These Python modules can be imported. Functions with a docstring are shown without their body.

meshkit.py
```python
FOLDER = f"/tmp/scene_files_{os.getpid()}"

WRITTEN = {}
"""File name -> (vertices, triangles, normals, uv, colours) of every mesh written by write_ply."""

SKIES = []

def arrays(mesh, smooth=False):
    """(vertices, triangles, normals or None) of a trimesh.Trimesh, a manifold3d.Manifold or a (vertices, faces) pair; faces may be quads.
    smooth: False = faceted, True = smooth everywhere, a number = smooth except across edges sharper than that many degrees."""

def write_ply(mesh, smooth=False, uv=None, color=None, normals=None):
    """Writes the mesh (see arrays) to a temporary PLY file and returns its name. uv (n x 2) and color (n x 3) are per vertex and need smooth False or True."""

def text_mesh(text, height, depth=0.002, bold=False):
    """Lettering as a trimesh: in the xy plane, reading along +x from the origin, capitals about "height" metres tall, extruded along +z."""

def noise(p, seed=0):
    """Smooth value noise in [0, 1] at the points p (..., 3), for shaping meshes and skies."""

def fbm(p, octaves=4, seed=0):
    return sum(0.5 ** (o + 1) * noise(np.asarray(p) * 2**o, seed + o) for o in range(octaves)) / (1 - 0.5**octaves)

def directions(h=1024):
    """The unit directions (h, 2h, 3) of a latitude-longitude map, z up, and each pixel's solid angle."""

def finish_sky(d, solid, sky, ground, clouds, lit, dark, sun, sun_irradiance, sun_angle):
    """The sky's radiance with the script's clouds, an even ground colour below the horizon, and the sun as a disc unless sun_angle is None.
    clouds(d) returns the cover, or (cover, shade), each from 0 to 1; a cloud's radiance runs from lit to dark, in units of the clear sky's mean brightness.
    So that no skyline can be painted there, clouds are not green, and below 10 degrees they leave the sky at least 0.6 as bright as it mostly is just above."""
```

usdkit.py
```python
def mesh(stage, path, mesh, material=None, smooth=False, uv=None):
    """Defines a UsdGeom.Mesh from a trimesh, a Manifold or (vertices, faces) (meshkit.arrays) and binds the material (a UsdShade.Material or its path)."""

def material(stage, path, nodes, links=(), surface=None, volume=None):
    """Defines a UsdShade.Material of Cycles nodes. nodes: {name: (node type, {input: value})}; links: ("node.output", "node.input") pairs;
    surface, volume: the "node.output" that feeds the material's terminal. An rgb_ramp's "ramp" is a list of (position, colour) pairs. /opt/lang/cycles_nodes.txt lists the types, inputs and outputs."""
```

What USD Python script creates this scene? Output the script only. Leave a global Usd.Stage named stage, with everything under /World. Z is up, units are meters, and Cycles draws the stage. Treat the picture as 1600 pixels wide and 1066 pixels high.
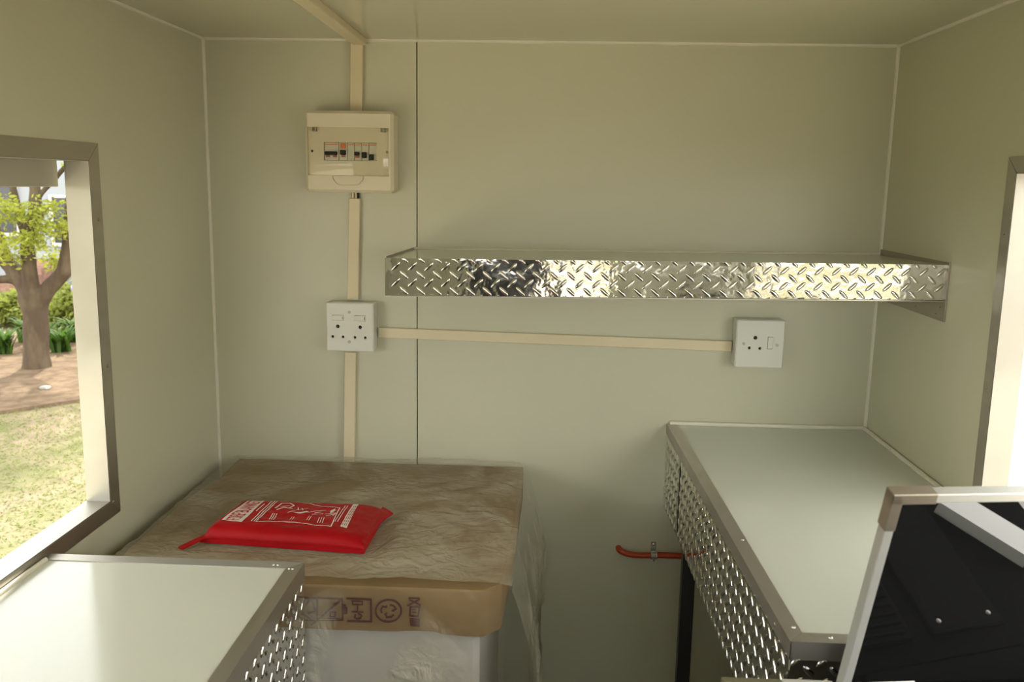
import math, random
import numpy as np
import trimesh
import manifold3d as m3
from shapely.geometry import Polygon, Point, LineString, box as sbox
from shapely.ops import unary_union
import meshkit, usdkit
from pxr import Usd, UsdGeom, UsdLux, UsdShade, Gf, Sdf

rng = np.random.default_rng(7)
random.seed(7)
stage = Usd.Stage.CreateInMemory()
UsdGeom.Xform.Define(stage, '/World')
UsdGeom.Scope.Define(stage, '/World/Looks')

# ------------------------------------------------------------------ camera, sky, sun, exposure
EXPOSURE = 0.15
SUN = 2.0
SKY = 0.455
EYE = (0.0, -1.8252, 1.45)
cam = UsdGeom.Camera.Define(stage, '/World/camera')
R_, U_, F_ = (np.array(a) for a in ((0.99882422, 0.04534212, 0.01715441), (-0.02473697, 0.17236878, 0.98472183), (-0.0416925, 0.98398836, -0.17328774)))
mx = Gf.Matrix4d(*[float(x) for row in ([*R_, 0], [*U_, 0], [*(-F_), 0], [*EYE, 1]) for x in row])
cam.AddTransformOp().Set(mx)
cam.CreateHorizontalApertureAttr(22.3)
cam.CreateFocalLengthAttr(22.3 * 1401.0 / 1600)
cam.CreateFStopAttr(5.6)
cam.CreateFocusDistanceAttr(1.72)
cam.CreateExposureAttr(EXPOSURE)

sky_mat = usdkit.material(stage, '/World/Looks/sky', {
    's': ('sky_texture', {'sky_type': 'multiple_scattering', 'sun_disc': False, 'sun_elevation': 0.9, 'sun_rotation': -1.4, 'aerosol_density': 2.0}),
    'c': ('texture_coordinate', {}), 'n': ('noise_texture', {'scale': 2.2, 'detail': 5.0}),
    'r': ('rgb_ramp', {'ramp': [(0.35, (0.70, 0.70, 0.70)), (0.7, (0.97, 0.97, 0.97))]}),
    'm': ('mix_color', {'b': (9.5, 9.0, 7.8)}), 'b': ('background_shader', {'strength': SKY})},
    [('c.generated', 'n.vector'), ('n.fac', 'r.fac'), ('r.color', 'm.fac'), ('s.color', 'm.a'), ('m.result', 'b.color')], surface='b.background')
dome = UsdLux.DomeLight.Define(stage, '/World/sky')
UsdShade.MaterialBindingAPI.Apply(dome.GetPrim()).Bind(sky_mat)
sun = UsdLux.DistantLight.Define(stage, '/World/sun')
sd = np.array((-0.10, 0.62, 0.78)); sd /= np.linalg.norm(sd)
sx = np.cross((0, 1, 0), sd); sx /= np.linalg.norm(sx); sy = np.cross(sd, sx)
sun.AddTransformOp().Set(Gf.Matrix4d(*[float(x) for row in ([*sx, 0], [*sy, 0], [*sd, 0], [0, 0, 0, 1]) for x in row]))
sun.CreateIntensityAttr(SUN); sun.CreateAngleAttr(1.5); sun.CreateNormalizeAttr(True)
sun.CreateColorAttr(Gf.Vec3f(1.0, 0.95, 0.84))

# ------------------------------------------------------------------ materials
_M = {}
def mat(name, base, rough=0.5, metal=0.0, spec=0.5, vary=None, bump=None, rvary=None, stretch=None, extra=None):
    """vary: (scale, second colour, lo, hi) noise-mixed colour. bump: (scale, strength, distance). rvary: (scale, r0, r1)."""
    nodes = {'p': ('principled_bsdf', {'base_color': base, 'roughness': rough, 'metallic': metal, 'specular_ior_level': spec, **(extra or {})}), 'c': ('texture_coordinate', {})}
    links = []
    src = 'c.object'
    if stretch:
        nodes['mp'] = ('mapping', {'scale': stretch}); links.append(('c.object', 'mp.vector')); src = 'mp.vector'
    if vary:
        nodes['vn'] = ('noise_texture', {'scale': vary[0], 'detail': 5.0}); nodes['vr'] = ('rgb_ramp', {'ramp': [(vary[2], base), (vary[3], vary[1])]})
        links += [(src, 'vn.vector'), ('vn.fac', 'vr.fac'), ('vr.color', 'p.base_color')]
    if rvary:
        nodes['rn'] = ('noise_texture', {'scale': rvary[0], 'detail': 4.0}); nodes['rm'] = ('map_range', {'from_min': .3, 'from_max': .7, 'to_min': rvary[1], 'to_max': rvary[2], 'clamp': True})
        links += [(src, 'rn.vector'), ('rn.fac', 'rm.value'), ('rm.result', 'p.roughness')]
    if bump:
        nodes['bn'] = ('noise_texture', {'scale': bump[0], 'detail': 4.0}); nodes['b'] = ('bump', {'strength': bump[1], 'distance': bump[2]})
        links += [(src, 'bn.vector'), ('bn.fac', 'b.height'), ('b.normal', 'p.normal')]
    _M[name] = usdkit.material(stage, '/World/Looks/' + name, nodes, links, surface='p.BSDF')
    return _M[name]

PANEL = (0.585, 0.575, 0.43)
mat('wall_panel_paint', PANEL, 0.34, spec=.5, vary=(1.6, (0.565, 0.555, 0.412), .35, .7), bump=(9, .03, .01))
mat('ceiling_panel_paint', PANEL, 0.17, spec=.5, bump=(5, .02, .01))
mat('worktop_paint', (0.585, 0.60, 0.52), 0.16, spec=.5, bump=(7, .015, .01))
mat('panel_foam', (0.10, 0.10, 0.08), 0.9)
mat('silicone', (0.74, 0.71, 0.60), 0.4)
mat('floor_vinyl', (0.30, 0.29, 0.26), 0.5, vary=(30, (.24, .23, .2), .4, .6))
mat('aluminium', (0.50, 0.475, 0.43), 0.34, metal=1.0, vary=(3.0, (0.43, 0.39, 0.33), .35, .7), rvary=(6, .26, .46), bump=(40, .05, .002), stretch=(1, .25, 1))
mat('aluminium_reveal', (0.44, 0.43, 0.39), 0.42, metal=.75, vary=(2.5, (0.37, 0.355, 0.31), .35, .7), rvary=(5, .35, .55))
mat('tread_aluminium', (0.70, 0.69, 0.66), 0.08, metal=1.0, rvary=(14, .05, .11), bump=(11, .12, .012))
mat('tread_aluminium_wavy', (0.74, 0.735, 0.71), 0.08, metal=1.0, rvary=(14, .05, .11), bump=(12, .21, .012))
mat('rivet_metal', (0.7, 0.69, 0.65), 0.25, metal=1.0)
mat('hatch_sheet', (0.55, 0.52, 0.42), 0.5, metal=.2, vary=(3, (.48, .45, .36), .4, .6))
mat('trunking_plastic', (0.74, 0.645, 0.44), 0.45, vary=(4, (.70, .61, .405), .4, .65))
mat('board_plastic', (0.70, 0.635, 0.475), 0.38)
mat('socket_plastic', (0.68, 0.675, 0.60), 0.35)
mat('dark_recess', (0.015, 0.013, 0.012), 0.7)
mat('black_toggle', (0.012, 0.014, 0.018), 0.5, spec=.2)
mat('orange_plastic', (0.75, 0.17, 0.03), 0.45)
mat('breaker_plastic', (0.62, 0.60, 0.49), 0.45)
mat('red_mark', (0.42, 0.10, 0.06), 0.5)
mat('screw_metal', (0.36, 0.32, 0.25), 0.4, metal=1.0)
mat('cardboard', (0.27, 0.185, 0.092), 0.75, spec=.2, vary=(5, (.215, .142, .068), .35, .65), bump=(18, .12, .004))
mat('print_ink', (0.085, 0.028, 0.03), 0.7, spec=.2)
mat('appliance_enamel', (0.56, 0.545, 0.51), 0.4)
mat('red_nylon', (0.40, 0.005, 0.009), 0.45, spec=.14, vary=(7, (.33, .004, .007), .4, .65), bump=(120, .08, .001))
mat('white_print', (0.78, 0.72, 0.68), 0.6)
mat('red_print', (0.48, 0.012, 0.016), 0.5)
mat('orange_hose', (0.44, 0.055, 0.014), 0.35)
mat('black_steel', (0.012, 0.012, 0.013), 0.4)
mat('black_glass', (0.006, 0.006, 0.006), 0.02, spec=.5, extra={'ior': 3.6})
mat('lid_frame_metal', (0.62, 0.62, 0.58), 0.35, metal=.6)
mat('corner_cap_metal', (0.46, 0.40, 0.32), 0.35, metal=.9)
mat('cast_iron', (0.006, 0.006, 0.006), 0.7, spec=.04)
mat('hob_enamel', (0.004, 0.004, 0.004), 0.7, spec=.03)
mat('olive_steel', (0.20, 0.19, 0.12), 0.4, metal=.7)
mat('white_bar_paint', (0.92, 0.92, 0.90), 0.3)
mat('stove_steel', (0.42, 0.41, 0.38), 0.4, metal=.9)
# outdoors
mat('lawn_ground', (0.145, 0.145, 0.068), 0.9, spec=.1, vary=(1.6, (.22, .175, .118), .42, .66), bump=(30, .5, .03))
mat('soil', (0.165, 0.118, 0.078), 0.95, spec=.1, vary=(6, (.115, .08, .052), .4, .6), bump=(25, .6, .03))
mat('bark', (0.07, 0.05, 0.034), 0.9, spec=.1, vary=(9, (.11, .085, .055), .45, .7), bump=(28, .8, .02), stretch=(1, 1, .35))
mat('house_render', (0.235, 0.25, 0.27), 0.8)
mat('wall_whitewash', (0.62, 0.60, 0.55), 0.8)
mat('window_dark', (0.03, 0.032, 0.035), 0.15)
mat('window_timber', (0.5, 0.47, 0.45), 0.6)
mat('step_brick', (0.27, 0.155, 0.12), 0.85, vary=(14, (.21, .115, .085), .4, .6))
mat('roof_tile', (0.22, 0.14, 0.10), 0.8)
mat('pale_paving', (0.40, 0.34, 0.26), 0.85, vary=(3, (.36, .30, .23), .4, .6))
mat('yard_paving', (0.66, 0.59, 0.44), 0.85, vary=(3, (.60, .53, .39), .4, .6))
mat('flower_purple', (0.36, 0.33, 0.72), 0.7)
mat('scrap_white', (0.23, 0.22, 0.195), 0.6)
def leaf_mat(name, col, col2):
    _M[name] = usdkit.material(stage, '/World/Looks/' + name, {
        'g': ('geometry', {}), 'r': ('rgb_ramp', {'ramp': [(0.0, col), (1.0, col2)]}), 'd': ('principled_bsdf', {'roughness': .5, 'specular_ior_level': .3}), 't': ('translucent_bsdf', {}), 'm': ('mix_closure', {'fac': .5})},
        [('g.random_per_island', 'r.fac'), ('r.color', 'd.base_color'), ('r.color', 't.color'), ('d.BSDF', 'm.closure1'), ('t.BSDF', 'm.closure2')], surface='m.closure')
leaf_mat('grass_blade', (0.215, 0.24, 0.085), (0.36, 0.32, 0.19))
leaf_mat('spring_leaf', (0.29, 0.32, 0.045), (0.50, 0.47, 0.11))
leaf_mat('bed_leaf', (0.06, 0.12, 0.018), (0.20, 0.26, 0.045))
leaf_mat('shrub_leaf', (0.20, 0.23, 0.045), (0.60, 0.57, 0.16))
# clear plastic film: mostly transparent, with milky wrinkled glossy patches
def film_mat(name, lo, hi, a, b, rough, strength):
    _M[name] = usdkit.material(stage, '/World/Looks/' + name, {
    'c': ('texture_coordinate', {}), 'n': ('noise_texture', {'scale': 4.0, 'detail': 3.0, 'distortion': 1.5}), 'r': ('map_range', {'from_min': a, 'from_max': b, 'to_min': lo, 'to_max': hi, 'clamp': True}),
    'bn': ('noise_texture', {'scale': 26.0, 'detail': 4.0, 'distortion': 2.0}), 'b': ('bump', {'strength': strength, 'distance': .016}),
    'lw': ('layer_weight', {'blend': .25}), 'ad': ('math', {'math_type': 'multiply_add', 'value2': .16, 'use_clamp': True}),
    't': ('transparent_bsdf', {'color': (.97, .965, .95)}), 'p': ('principled_bsdf', {'base_color': (.60, .565, .43), 'roughness': rough, 'specular_ior_level': 1.0}), 'm': ('mix_closure', {})},
    [('c.object', 'n.vector'), ('c.object', 'bn.vector'), ('n.fac', 'r.value'), ('bn.fac', 'b.height'), ('b.normal', 'p.normal'), ('lw.facing', 'ad.value1'), ('r.result', 'ad.value3'), ('ad.value', 'm.fac'),
     ('t.BSDF', 'm.closure1'), ('p.BSDF', 'm.closure2')], surface='m.closure')
film_mat('plastic_film', .04, .34, .42, .66, .12, .8)
film_mat('plastic_film_clear', .015, .34, .53, .64, .07, 1.0)
_M['clear_cover'] = usdkit.material(stage, '/World/Looks/clear_cover', {
    'f': ('fresnel', {'IOR': 1.5}), 't': ('transparent_bsdf', {'color': (.93, .92, .88)}), 'g': ('glossy_bsdf', {'color': (1, 1, 1), 'roughness': .06}), 'm': ('mix_closure', {})},
    [('f.fac', 'm.fac'), ('t.BSDF', 'm.closure1'), ('g.BSDF', 'm.closure2')], surface='m.closure')

# ------------------------------------------------------------------ scene helpers
_used, _loc = {}, {}
def numbered(parent, name):
    k = (parent, name); n = _used.get(k, -1) + 1; _used[k] = n
    return f'{parent}/{name}' if n == 0 else f'{parent}/{name}_{n:03d}'
def tags(prim, label=None, cat=None, group=None, kind=None):
    for k, v in (('label', label), ('category', cat), ('group', group), ('kind', kind)):
        if v: prim.SetCustomDataByKey(k, v)
def thing(name, label=None, cat=None, loc=(0, 0, 0), group=None, kind=None):
    p = numbered('/World', name)
    x = UsdGeom.Xform.Define(stage, p); x.AddTranslateOp().Set(Gf.Vec3d(*map(float, loc)))
    tags(x.GetPrim(), label, cat, group, kind); _loc[p] = np.array(loc, float)
    return p
def verts(mesh):
    if hasattr(mesh, 'to_mesh'):
        k = mesh.to_mesh(); return np.array(k.vert_properties[:, :3], float), np.array(k.tri_verts)
    if isinstance(mesh, tuple): 
        v, f = np.asarray(mesh[0], float), np.asarray(mesh[1])
        if f.shape[1] == 4: f = np.vstack([f[:, [0, 1, 2]], f[:, [0, 2, 3]]])
        return v, f
    return np.array(mesh.vertices), np.array(mesh.faces)
def part(parent, name, mesh, m, smooth=False, label=None, kind=None):
    """mesh in world coordinates; becomes a child of parent (a thing or a part)."""
    p = numbered(parent, name); v, f = verts(mesh); loc = _loc[parent]; _loc[p] = loc
    g = usdkit.mesh(stage, p, (v - loc, f), _M[m], smooth=smooth)
    tags(g.GetPrim(), label=label, kind=kind)
    return p
def solo(name, mesh, m, label=None, cat=None, smooth=False, group=None, kind=None):
    p = numbered('/World', name)
    g = usdkit.mesh(stage, p, verts(mesh), _M[m], smooth=smooth)
    tags(g.GetPrim(), label, cat, group, kind); _loc[p] = np.zeros(3)
    return p

# ------------------------------------------------------------------ mesh helpers
def cat(*ms):
    V, F, n = [], [], 0
    for m in ms:
        v, f = verts(m); V.append(v); F.append(f + n); n += len(v)
    return np.vstack(V), np.vstack(F)
def bx(x0, x1, y0, y1, z0, z1, c=0.0):
    """box, chamfered by c"""
    lo, hi = np.minimum((x0, y0, z0), (x1, y1, z1)), np.maximum((x0, y0, z0), (x1, y1, z1))
    if c <= 0:
        b = trimesh.creation.box(hi - lo); b.apply_translation((lo + hi) / 2); return verts(b)
    pts = []
    for s in np.ndindex(2, 2, 2):
        cn = np.where(np.array(s) == 1, hi, lo); d = np.where(np.array(s) == 1, -c, c)
        for k in range(3):
            q = cn + d; q[k] = cn[k]; pts.append(q)
    h = trimesh.convex.convex_hull(np.array(pts)); return verts(h)
def hull(pts): return verts(trimesh.convex.convex_hull(np.array(pts, float)))
def frame(axis):
    a = np.asarray(axis, float); a /= np.linalg.norm(a)
    t = np.cross(a, (0, 0, 1) if abs(a[2]) < .9 else (1, 0, 0)); t /= np.linalg.norm(t)
    return t, np.cross(a, t), a
def cyl(p0, p1, r, n=16, r1=None):
    p0, p1 = np.array(p0, float), np.array(p1, float); t, b, a = frame(p1 - p0); r1 = r if r1 is None else r1
    ang = np.arange(n) * 2 * np.pi / n; c = np.cos(ang)[:, None] * t + np.sin(ang)[:, None] * b
    v = np.vstack([p0 + r * c, p1 + r1 * c, p0[None], p1[None]])
    i = np.arange(n); j = (i + 1) % n
    f = np.vstack([np.c_[i, j, j + n], np.c_[i, j + n, i + n], np.c_[j, i, np.full(n, 2 * n)], np.c_[i + n, j + n, np.full(n, 2 * n + 1)]])
    return v, f
def tube(pts, r, n=12):
    p = np.array(pts, float); r = np.broadcast_to(r, (len(p),)); t = np.gradient(p, axis=0); t /= np.linalg.norm(t, axis=1, keepdims=True)
    up = np.array((0.13, 0.31, 0.94)); a = np.cross(t, up); a /= np.linalg.norm(a, axis=1, keepdims=True); b = np.cross(t, a)
    ang = np.arange(n) * 2 * np.pi / n
    v = (p[:, None] + r[:, None, None] * (np.cos(ang)[None, :, None] * a[:, None] + np.sin(ang)[None, :, None] * b[:, None])).reshape(-1, 3)
    i, j = np.meshgrid(np.arange(len(p) - 1), np.arange(n), indexing='ij')
    q = np.stack([i * n + j, i * n + (j + 1) % n, (i + 1) * n + (j + 1) % n, (i + 1) * n + j], -1).reshape(-1, 4)
    f = np.vstack([q[:, [0, 1, 2]], q[:, [0, 2, 3]]]); k = len(v)
    e0 = np.arange(n); e1 = (e0 + 1) % n; o = (len(p) - 1) * n
    f = np.vstack([f, np.c_[e1, e0, np.full(n, k)], np.c_[o + e0, o + e1, np.full(n, k + 1)]])
    return np.vstack([v, p[:1], p[-1:]]), f
def grid(P, closed=False):
    """quads over an (a, b, 3) array of points"""
    a, b = P.shape[:2]; i, j = np.meshgrid(np.arange(a - 1), np.arange(b - 1), indexing='ij'); k = i * b + j
    q = np.stack([k, k + b, k + b + 1, k + 1], -1).reshape(-1, 4)
    return P.reshape(-1, 3), np.vstack([q[:, [0, 1, 2]], q[:, [0, 2, 3]]])
def ext(poly, depth, O, X, Y, N):
    """extrude a shapely polygon by depth along N from the frame O, X, Y"""
    polys = getattr(poly, 'geoms', [poly]); out = []
    for g in polys:
        if g.area <= 0: continue
        m = trimesh.creation.extrude_polygon(g, depth, engine='earcut'); v = np.array(m.vertices)
        w = np.array(O, float) + v[:, :1] * np.array(X, float) + v[:, 1:2] * np.array(Y, float) + v[:, 2:] * np.array(N, float)
        f = np.array(m.faces)
        if np.dot(np.cross(X, Y), N) < 0: f = f[:, ::-1]
        out.append((w, f))
    return cat(*out)
def man(mesh):
    v, f = verts(mesh); return m3.Manifold(m3.Mesh(vert_properties=v.astype(np.float32), tri_verts=f.astype(np.uint32)))
def rivet(p, n, r=.003, h=.0015):
    p, n = np.array(p, float), np.array(n, float)
    return cat(cyl(p, p + n * h * .6, r, 10, r * .85), cyl(p + n * h * .6, p + n * h, r * .85, 10, r * .4))

# lens-shaped raised lug of chequer plate, in (u, v, n)
def _lug(L=.0222, W=.0072, H=.0021, n=9):
    s = np.linspace(-1, 1, n); pts = []
    for k in s:
        w = W / 2 * math.sqrt(max(0, 1 - abs(k) ** 2.2)) + 1e-5; h = H * (1 - abs(k) ** 3) ** .7 if abs(k) < 1 else 0
        for q in np.linspace(-1, 1, 7):
            pts.append((k * L / 2, q * w, h * (1 - abs(q) ** 2.0) - .0002))
    return grid(np.array(pts).reshape(n, 7, 3))
LUG = _lug()
def tread(Lu, Lv, O, U, V, N, th=.002, top=None, off=(0, 0), pu=.0285, pv=.0137):
    """chequer plate Lu x Lv in the frame O, U, V, facing N. top(u) scales v (for a slightly tapered sheet)."""
    v0, f0 = LUG; out = []
    sheet = bx(0, Lu, 0, Lv, -th, 0); out.append(sheet)
    rows = int(Lv / pv) + 2
    for j in range(-1, rows):
        cv = off[1] + j * pv; a = math.radians(45 if j % 2 else -45)
        for i in range(-1, int(Lu / pu) + 2):
            cu = off[0] + i * pu + (pu / 2 if j % 2 else 0)
            if cu < .006 or cu > Lu - .006: continue
            vv = v0.copy(); x, y = vv[:, 0] * math.cos(a) - vv[:, 1] * math.sin(a), vv[:, 0] * math.sin(a) + vv[:, 1] * math.cos(a)
            y = y + cv; x = x + cu
            if y.max() < .001 or y.min() > Lv - .001: continue
            out_of = (y < 0) | (y > Lv)
            y = np.clip(y, 0, Lv); vv[:, 2] = np.where(out_of, -.0003, vv[:, 2]); vv[:, 0], vv[:, 1] = x, y
            out.append((vv, f0))
    v, f = cat(*out)
    if top is not None: v[:, 1] = v[:, 1] * top(v[:, 0])
    w = np.array(O, float) + v[:, :1] * np.array(U, float) + v[:, 1:2] * np.array(V, float) + v[:, 2:] * np.array(N, float)
    if np.dot(np.cross(U, V), N) < 0: f = f[:, ::-1]
    return w, f

# ------------------------------------------------------------------ room shell
XL, XR, ZC, YF = -0.7024, 0.6576, 1.7242, -2.20
TH = 0.036
SEAM = -0.2746
wb = thing('wall_back', kind='structure')
part(wb, 'wall_panel', bx(XL - TH, SEAM - .0012, 0, TH, 0, ZC + .03), 'wall_panel_paint')
part(wb, 'wall_panel', bx(SEAM + .0012, XR + TH, 0, TH, 0, ZC + .03), 'wall_panel_paint')
part(wb, 'foam_core', bx(SEAM - .004, SEAM + .004, .012, TH - .002, 0, ZC + .03), 'panel_foam', label='dark gap between the two wall panels')
WL = dict(y1=-.476, y0=-1.76, z0=.932, z1=1.4737)
WR = dict(y1=-.500, y0=-1.80, z0=.936, z1=1.4775)
def side_wall(name, x, sgn, w):
    shape = sbox(YF - TH, 0, 0, ZC + .03).difference(sbox(w['y0'], w['z0'], w['y1'], w['z1']))
    shape = Polygon([(YF - TH, 0), (0, 0), (0, ZC + .03), (YF - TH, ZC + .03)], [[(w['y0'], w['z0']), (w['y1'], w['z0']), (w['y1'], w['z1']), (w['y0'], w['z1'])]])
    solo(name, ext(shape, TH, (x, 0, 0), (0, 1, 0), (0, 0, 1), (sgn, 0, 0)), 'wall_panel_paint', kind='structure')
side_wall('wall_left', XL, -1, WL)
side_wall('wall_right', XR, 1, WR)
solo('ceiling', bx(XL - TH, XR + TH, YF - TH, TH, ZC, ZC + TH), 'ceiling_panel_paint', kind='structure')
solo('floor', bx(XL - TH, XR + TH, YF - TH, TH, -.05, 0), 'floor_vinyl', kind='structure')
DX0, DX1, DZ1 = -.32, .235, 1.58
solo('wall_front', ext(Polygon([(XL - TH, 0), (DX0, 0), (DX0, 1.235), (-.33, 1.235), (-.33, DZ1), (.62, DZ1), (.62, 1.235), (DX1, 1.235), (DX1, 0), (XR + TH, 0), (XR + TH, ZC), (XL - TH, ZC)]), TH, (0, YF, 0), (1, 0, 0), (0, 0, 1), (0, -1, 0)), 'wall_panel_paint', kind='structure')
d = thing('door_1', loc=(DX0, YF, 0), kind='structure')
part(d, 'door_leaf', cat(bx(DX0 + .003, .026, YF - .03, YF - .006, .005, 1.25, .003), bx(.030, DX1 - .003, YF - .03, YF - .006, .005, .82, .003)), 'black_steel')
part(d, 'door_handle', cat(bx(.004, .019, YF - .006, YF + .03, .98, 1.0, .003), bx(-.06, .019, YF + .02, YF + .032, .98, 1.0, .004)), 'stove_steel')

# silicone beads along the joints
def bead(name, p0, p1, r, seed):
    n = max(12, int(np.linalg.norm(np.subtract(p1, p0)) / .02)); t = np.linspace(0, 1, n)[:, None]
    p = np.array(p0) * (1 - t) + np.array(p1) * t; w = meshkit.fbm(np.c_[t[:, 0] * n * .35, np.zeros(n), np.full(n, seed * 3.1)], 3, seed)
    solo(name, tube(p, r * (.72 + .56 * w), 10), 'silicone', smooth=40, kind='structure')
e = .0004
bead('trim_1', (XL + e, -e, ZC - e), (XR - e, -e, ZC - e), .0046, 1)
bead('trim_2', (XL + e, -e, .0), (XL + e, -e, ZC), .0046, 2)
bead('trim_3', (XR - e, -e, .0), (XR - e, -e, ZC), .0048, 3)
bead('trim_4', (XL + e, YF, ZC - e), (XL + e, 0, ZC - e), .0040, 4)
bead('trim_5', (XR - e, YF, ZC - e), (XR - e, 0, ZC - e), .0046, 5)

# ------------------------------------------------------------------ windows: aluminium angle flange + reveal
def window(name, x, sgn, w, fw, depth, flaps):
    """sgn +1: the room lies towards +x of this wall"""
    t = thing(name, loc=(x, (w['y0'] + w['y1']) / 2, w['z0']), kind='structure')
    y0, y1, z0, z1 = w['y0'], w['y1'], w['z0'], w['z1']
    Y0, Y1, Z0, Z1 = y0 - fw, y1 + fw, z0 - fw * .87, z1 + fw * .87
    g = .0004
    for poly in ([(Y1, Z0), (Y1, Z1), (y1, z1 - g), (y1, z0 + g)], [(Y0, Z0), (Y0, Z1), (y0, z1 - g), (y0, z0 + g)], [(Y0, Z1), (Y1, Z1), (y1 - g, z1), (y0 + g, z1)], [(Y0, Z0), (Y1, Z0), (y1 - g, z0), (y0 + g, z0)]):
        part(t, 'frame_flange', ext(Polygon(poly).buffer(-.0002), .0022, (x, 0, 0), (0, 1, 0), (0, 0, 1), (sgn, 0, 0)), 'aluminium')
    xo = x - sgn * depth
    k = .002
    a, b = (x + sgn * .0018, xo)
    part(t, 'frame_reveal', bx(a, b, y1 - k, y1, z0 + k, z1), 'aluminium_reveal')
    part(t, 'frame_reveal', bx(a, b, y0, y0 + k, z0 + k, z1), 'aluminium_reveal')
    part(t, 'frame_reveal', bx(a, b, y0, y1, z1 - k, z1), 'aluminium_reveal')
    part(t, 'frame_sill', bx(a, b, y0, y1, z0, z0 + k), 'aluminium_reveal')
    ys = np.linspace(y1 + fw / 2, y0 - fw / 2, 5)
    for p in [(y1 + fw * .55, z1 - .09), (y1 + fw * .55, (z0 + z1) / 2 - .05), (y1 + fw * .3, z0 - .002)] + [(q, z1 + fw * .45) for q in ys[1:-1]]:
        part(t, 'rivet', rivet((x + sgn * .0022, *p), (sgn, 0, 0), .0028), 'screw_metal', smooth=40)
    return t
window('window_1', XL, 1, WL, .030, .0365, True)
window('window_2', XR, -1, WR, .026, .0365, True)

# serving hatch on the left: canopy panel propped outwards, with a flap hanging under its hinge
h = thing('serving_hatch', 'propped serving hatch canopy with a pale hanging flap across the top of the left window', 'hatch', (XL - TH, -1.1, 1.5))
xo = XL - TH
part(h, 'canopy_panel', hull([(xo - .004, y, z) for y in (-1.86, -.36) for z in (1.530, 1.555)] + [(xo - .85, y, z) for y in (-1.86, -.36) for z in (1.530, 1.555)]), 'hatch_sheet')
part(h, 'hanging_flap', bx(xo - .016, xo - .011, -1.74, -.4775, 1.4331, 1.515, .001), 'hatch_sheet')
part(h, 'hinge_strip', bx(xo - .0145, xo - .0, -1.74, -.50, 1.505, 1.532, .001), 'aluminium')

# ------------------------------------------------------------------ cable trunking
def trunk(label, p0, p1, w=.0245, d=.0125, face='y', part_cap=True):
    """a capped plastic channel from p0 to p1 (centre line on the wall)"""
    p0, p1 = np.array(p0, float), np.array(p1, float); a = p1 - p0; L = np.linalg.norm(a); a /= L
    n = np.array((0, -1., 0)) if face == 'y' else np.array((0, 0, -1.)); s = np.cross(a, n)
    t = thing('cable_trunking', label, 'trunking', p0, group=None)
    def b(u0, u1, s0, s1, n0, n1, c):
        v, f = bx(u0, u1, s0, s1, n0, n1, c); w_ = p0 + v[:, :1] * a + v[:, 1:2] * s + v[:, 2:] * n
        if np.dot(np.cross(a, s), n) < 0: f = f[:, ::-1]
        return w_, f
    part(t, 'channel', b(0, L, -w / 2 + .0008, w / 2 - .0008, 0, d - .003, .0004), 'trunking_plastic')
    part(t, 'lid', b(0, L, -w / 2, w / 2, d - .0035, d, .0012), 'trunking_plastic')
    return t
trunk('cream cable trunking running along the ceiling to the back wall', (-.3742, -1.55 + .6, ZC), (-.3850, -.006, ZC), .026, .013, 'z')
trunk('short cream vertical trunking from the ceiling down to the distribution board', (-.3915, 0, ZC - .006), (-.3944, 0, 1.5835), .0248)
trunk('cream vertical trunking between the distribution board and the double socket', (-.3996, 0, 1.4145), (-.4061, 0, 1.2085), .0232)
trunk('long cream vertical trunking from the double socket down behind the wrapped appliance', (-.4130, 0, 1.0985), (-.4205, 0, .80), .0236)
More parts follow.
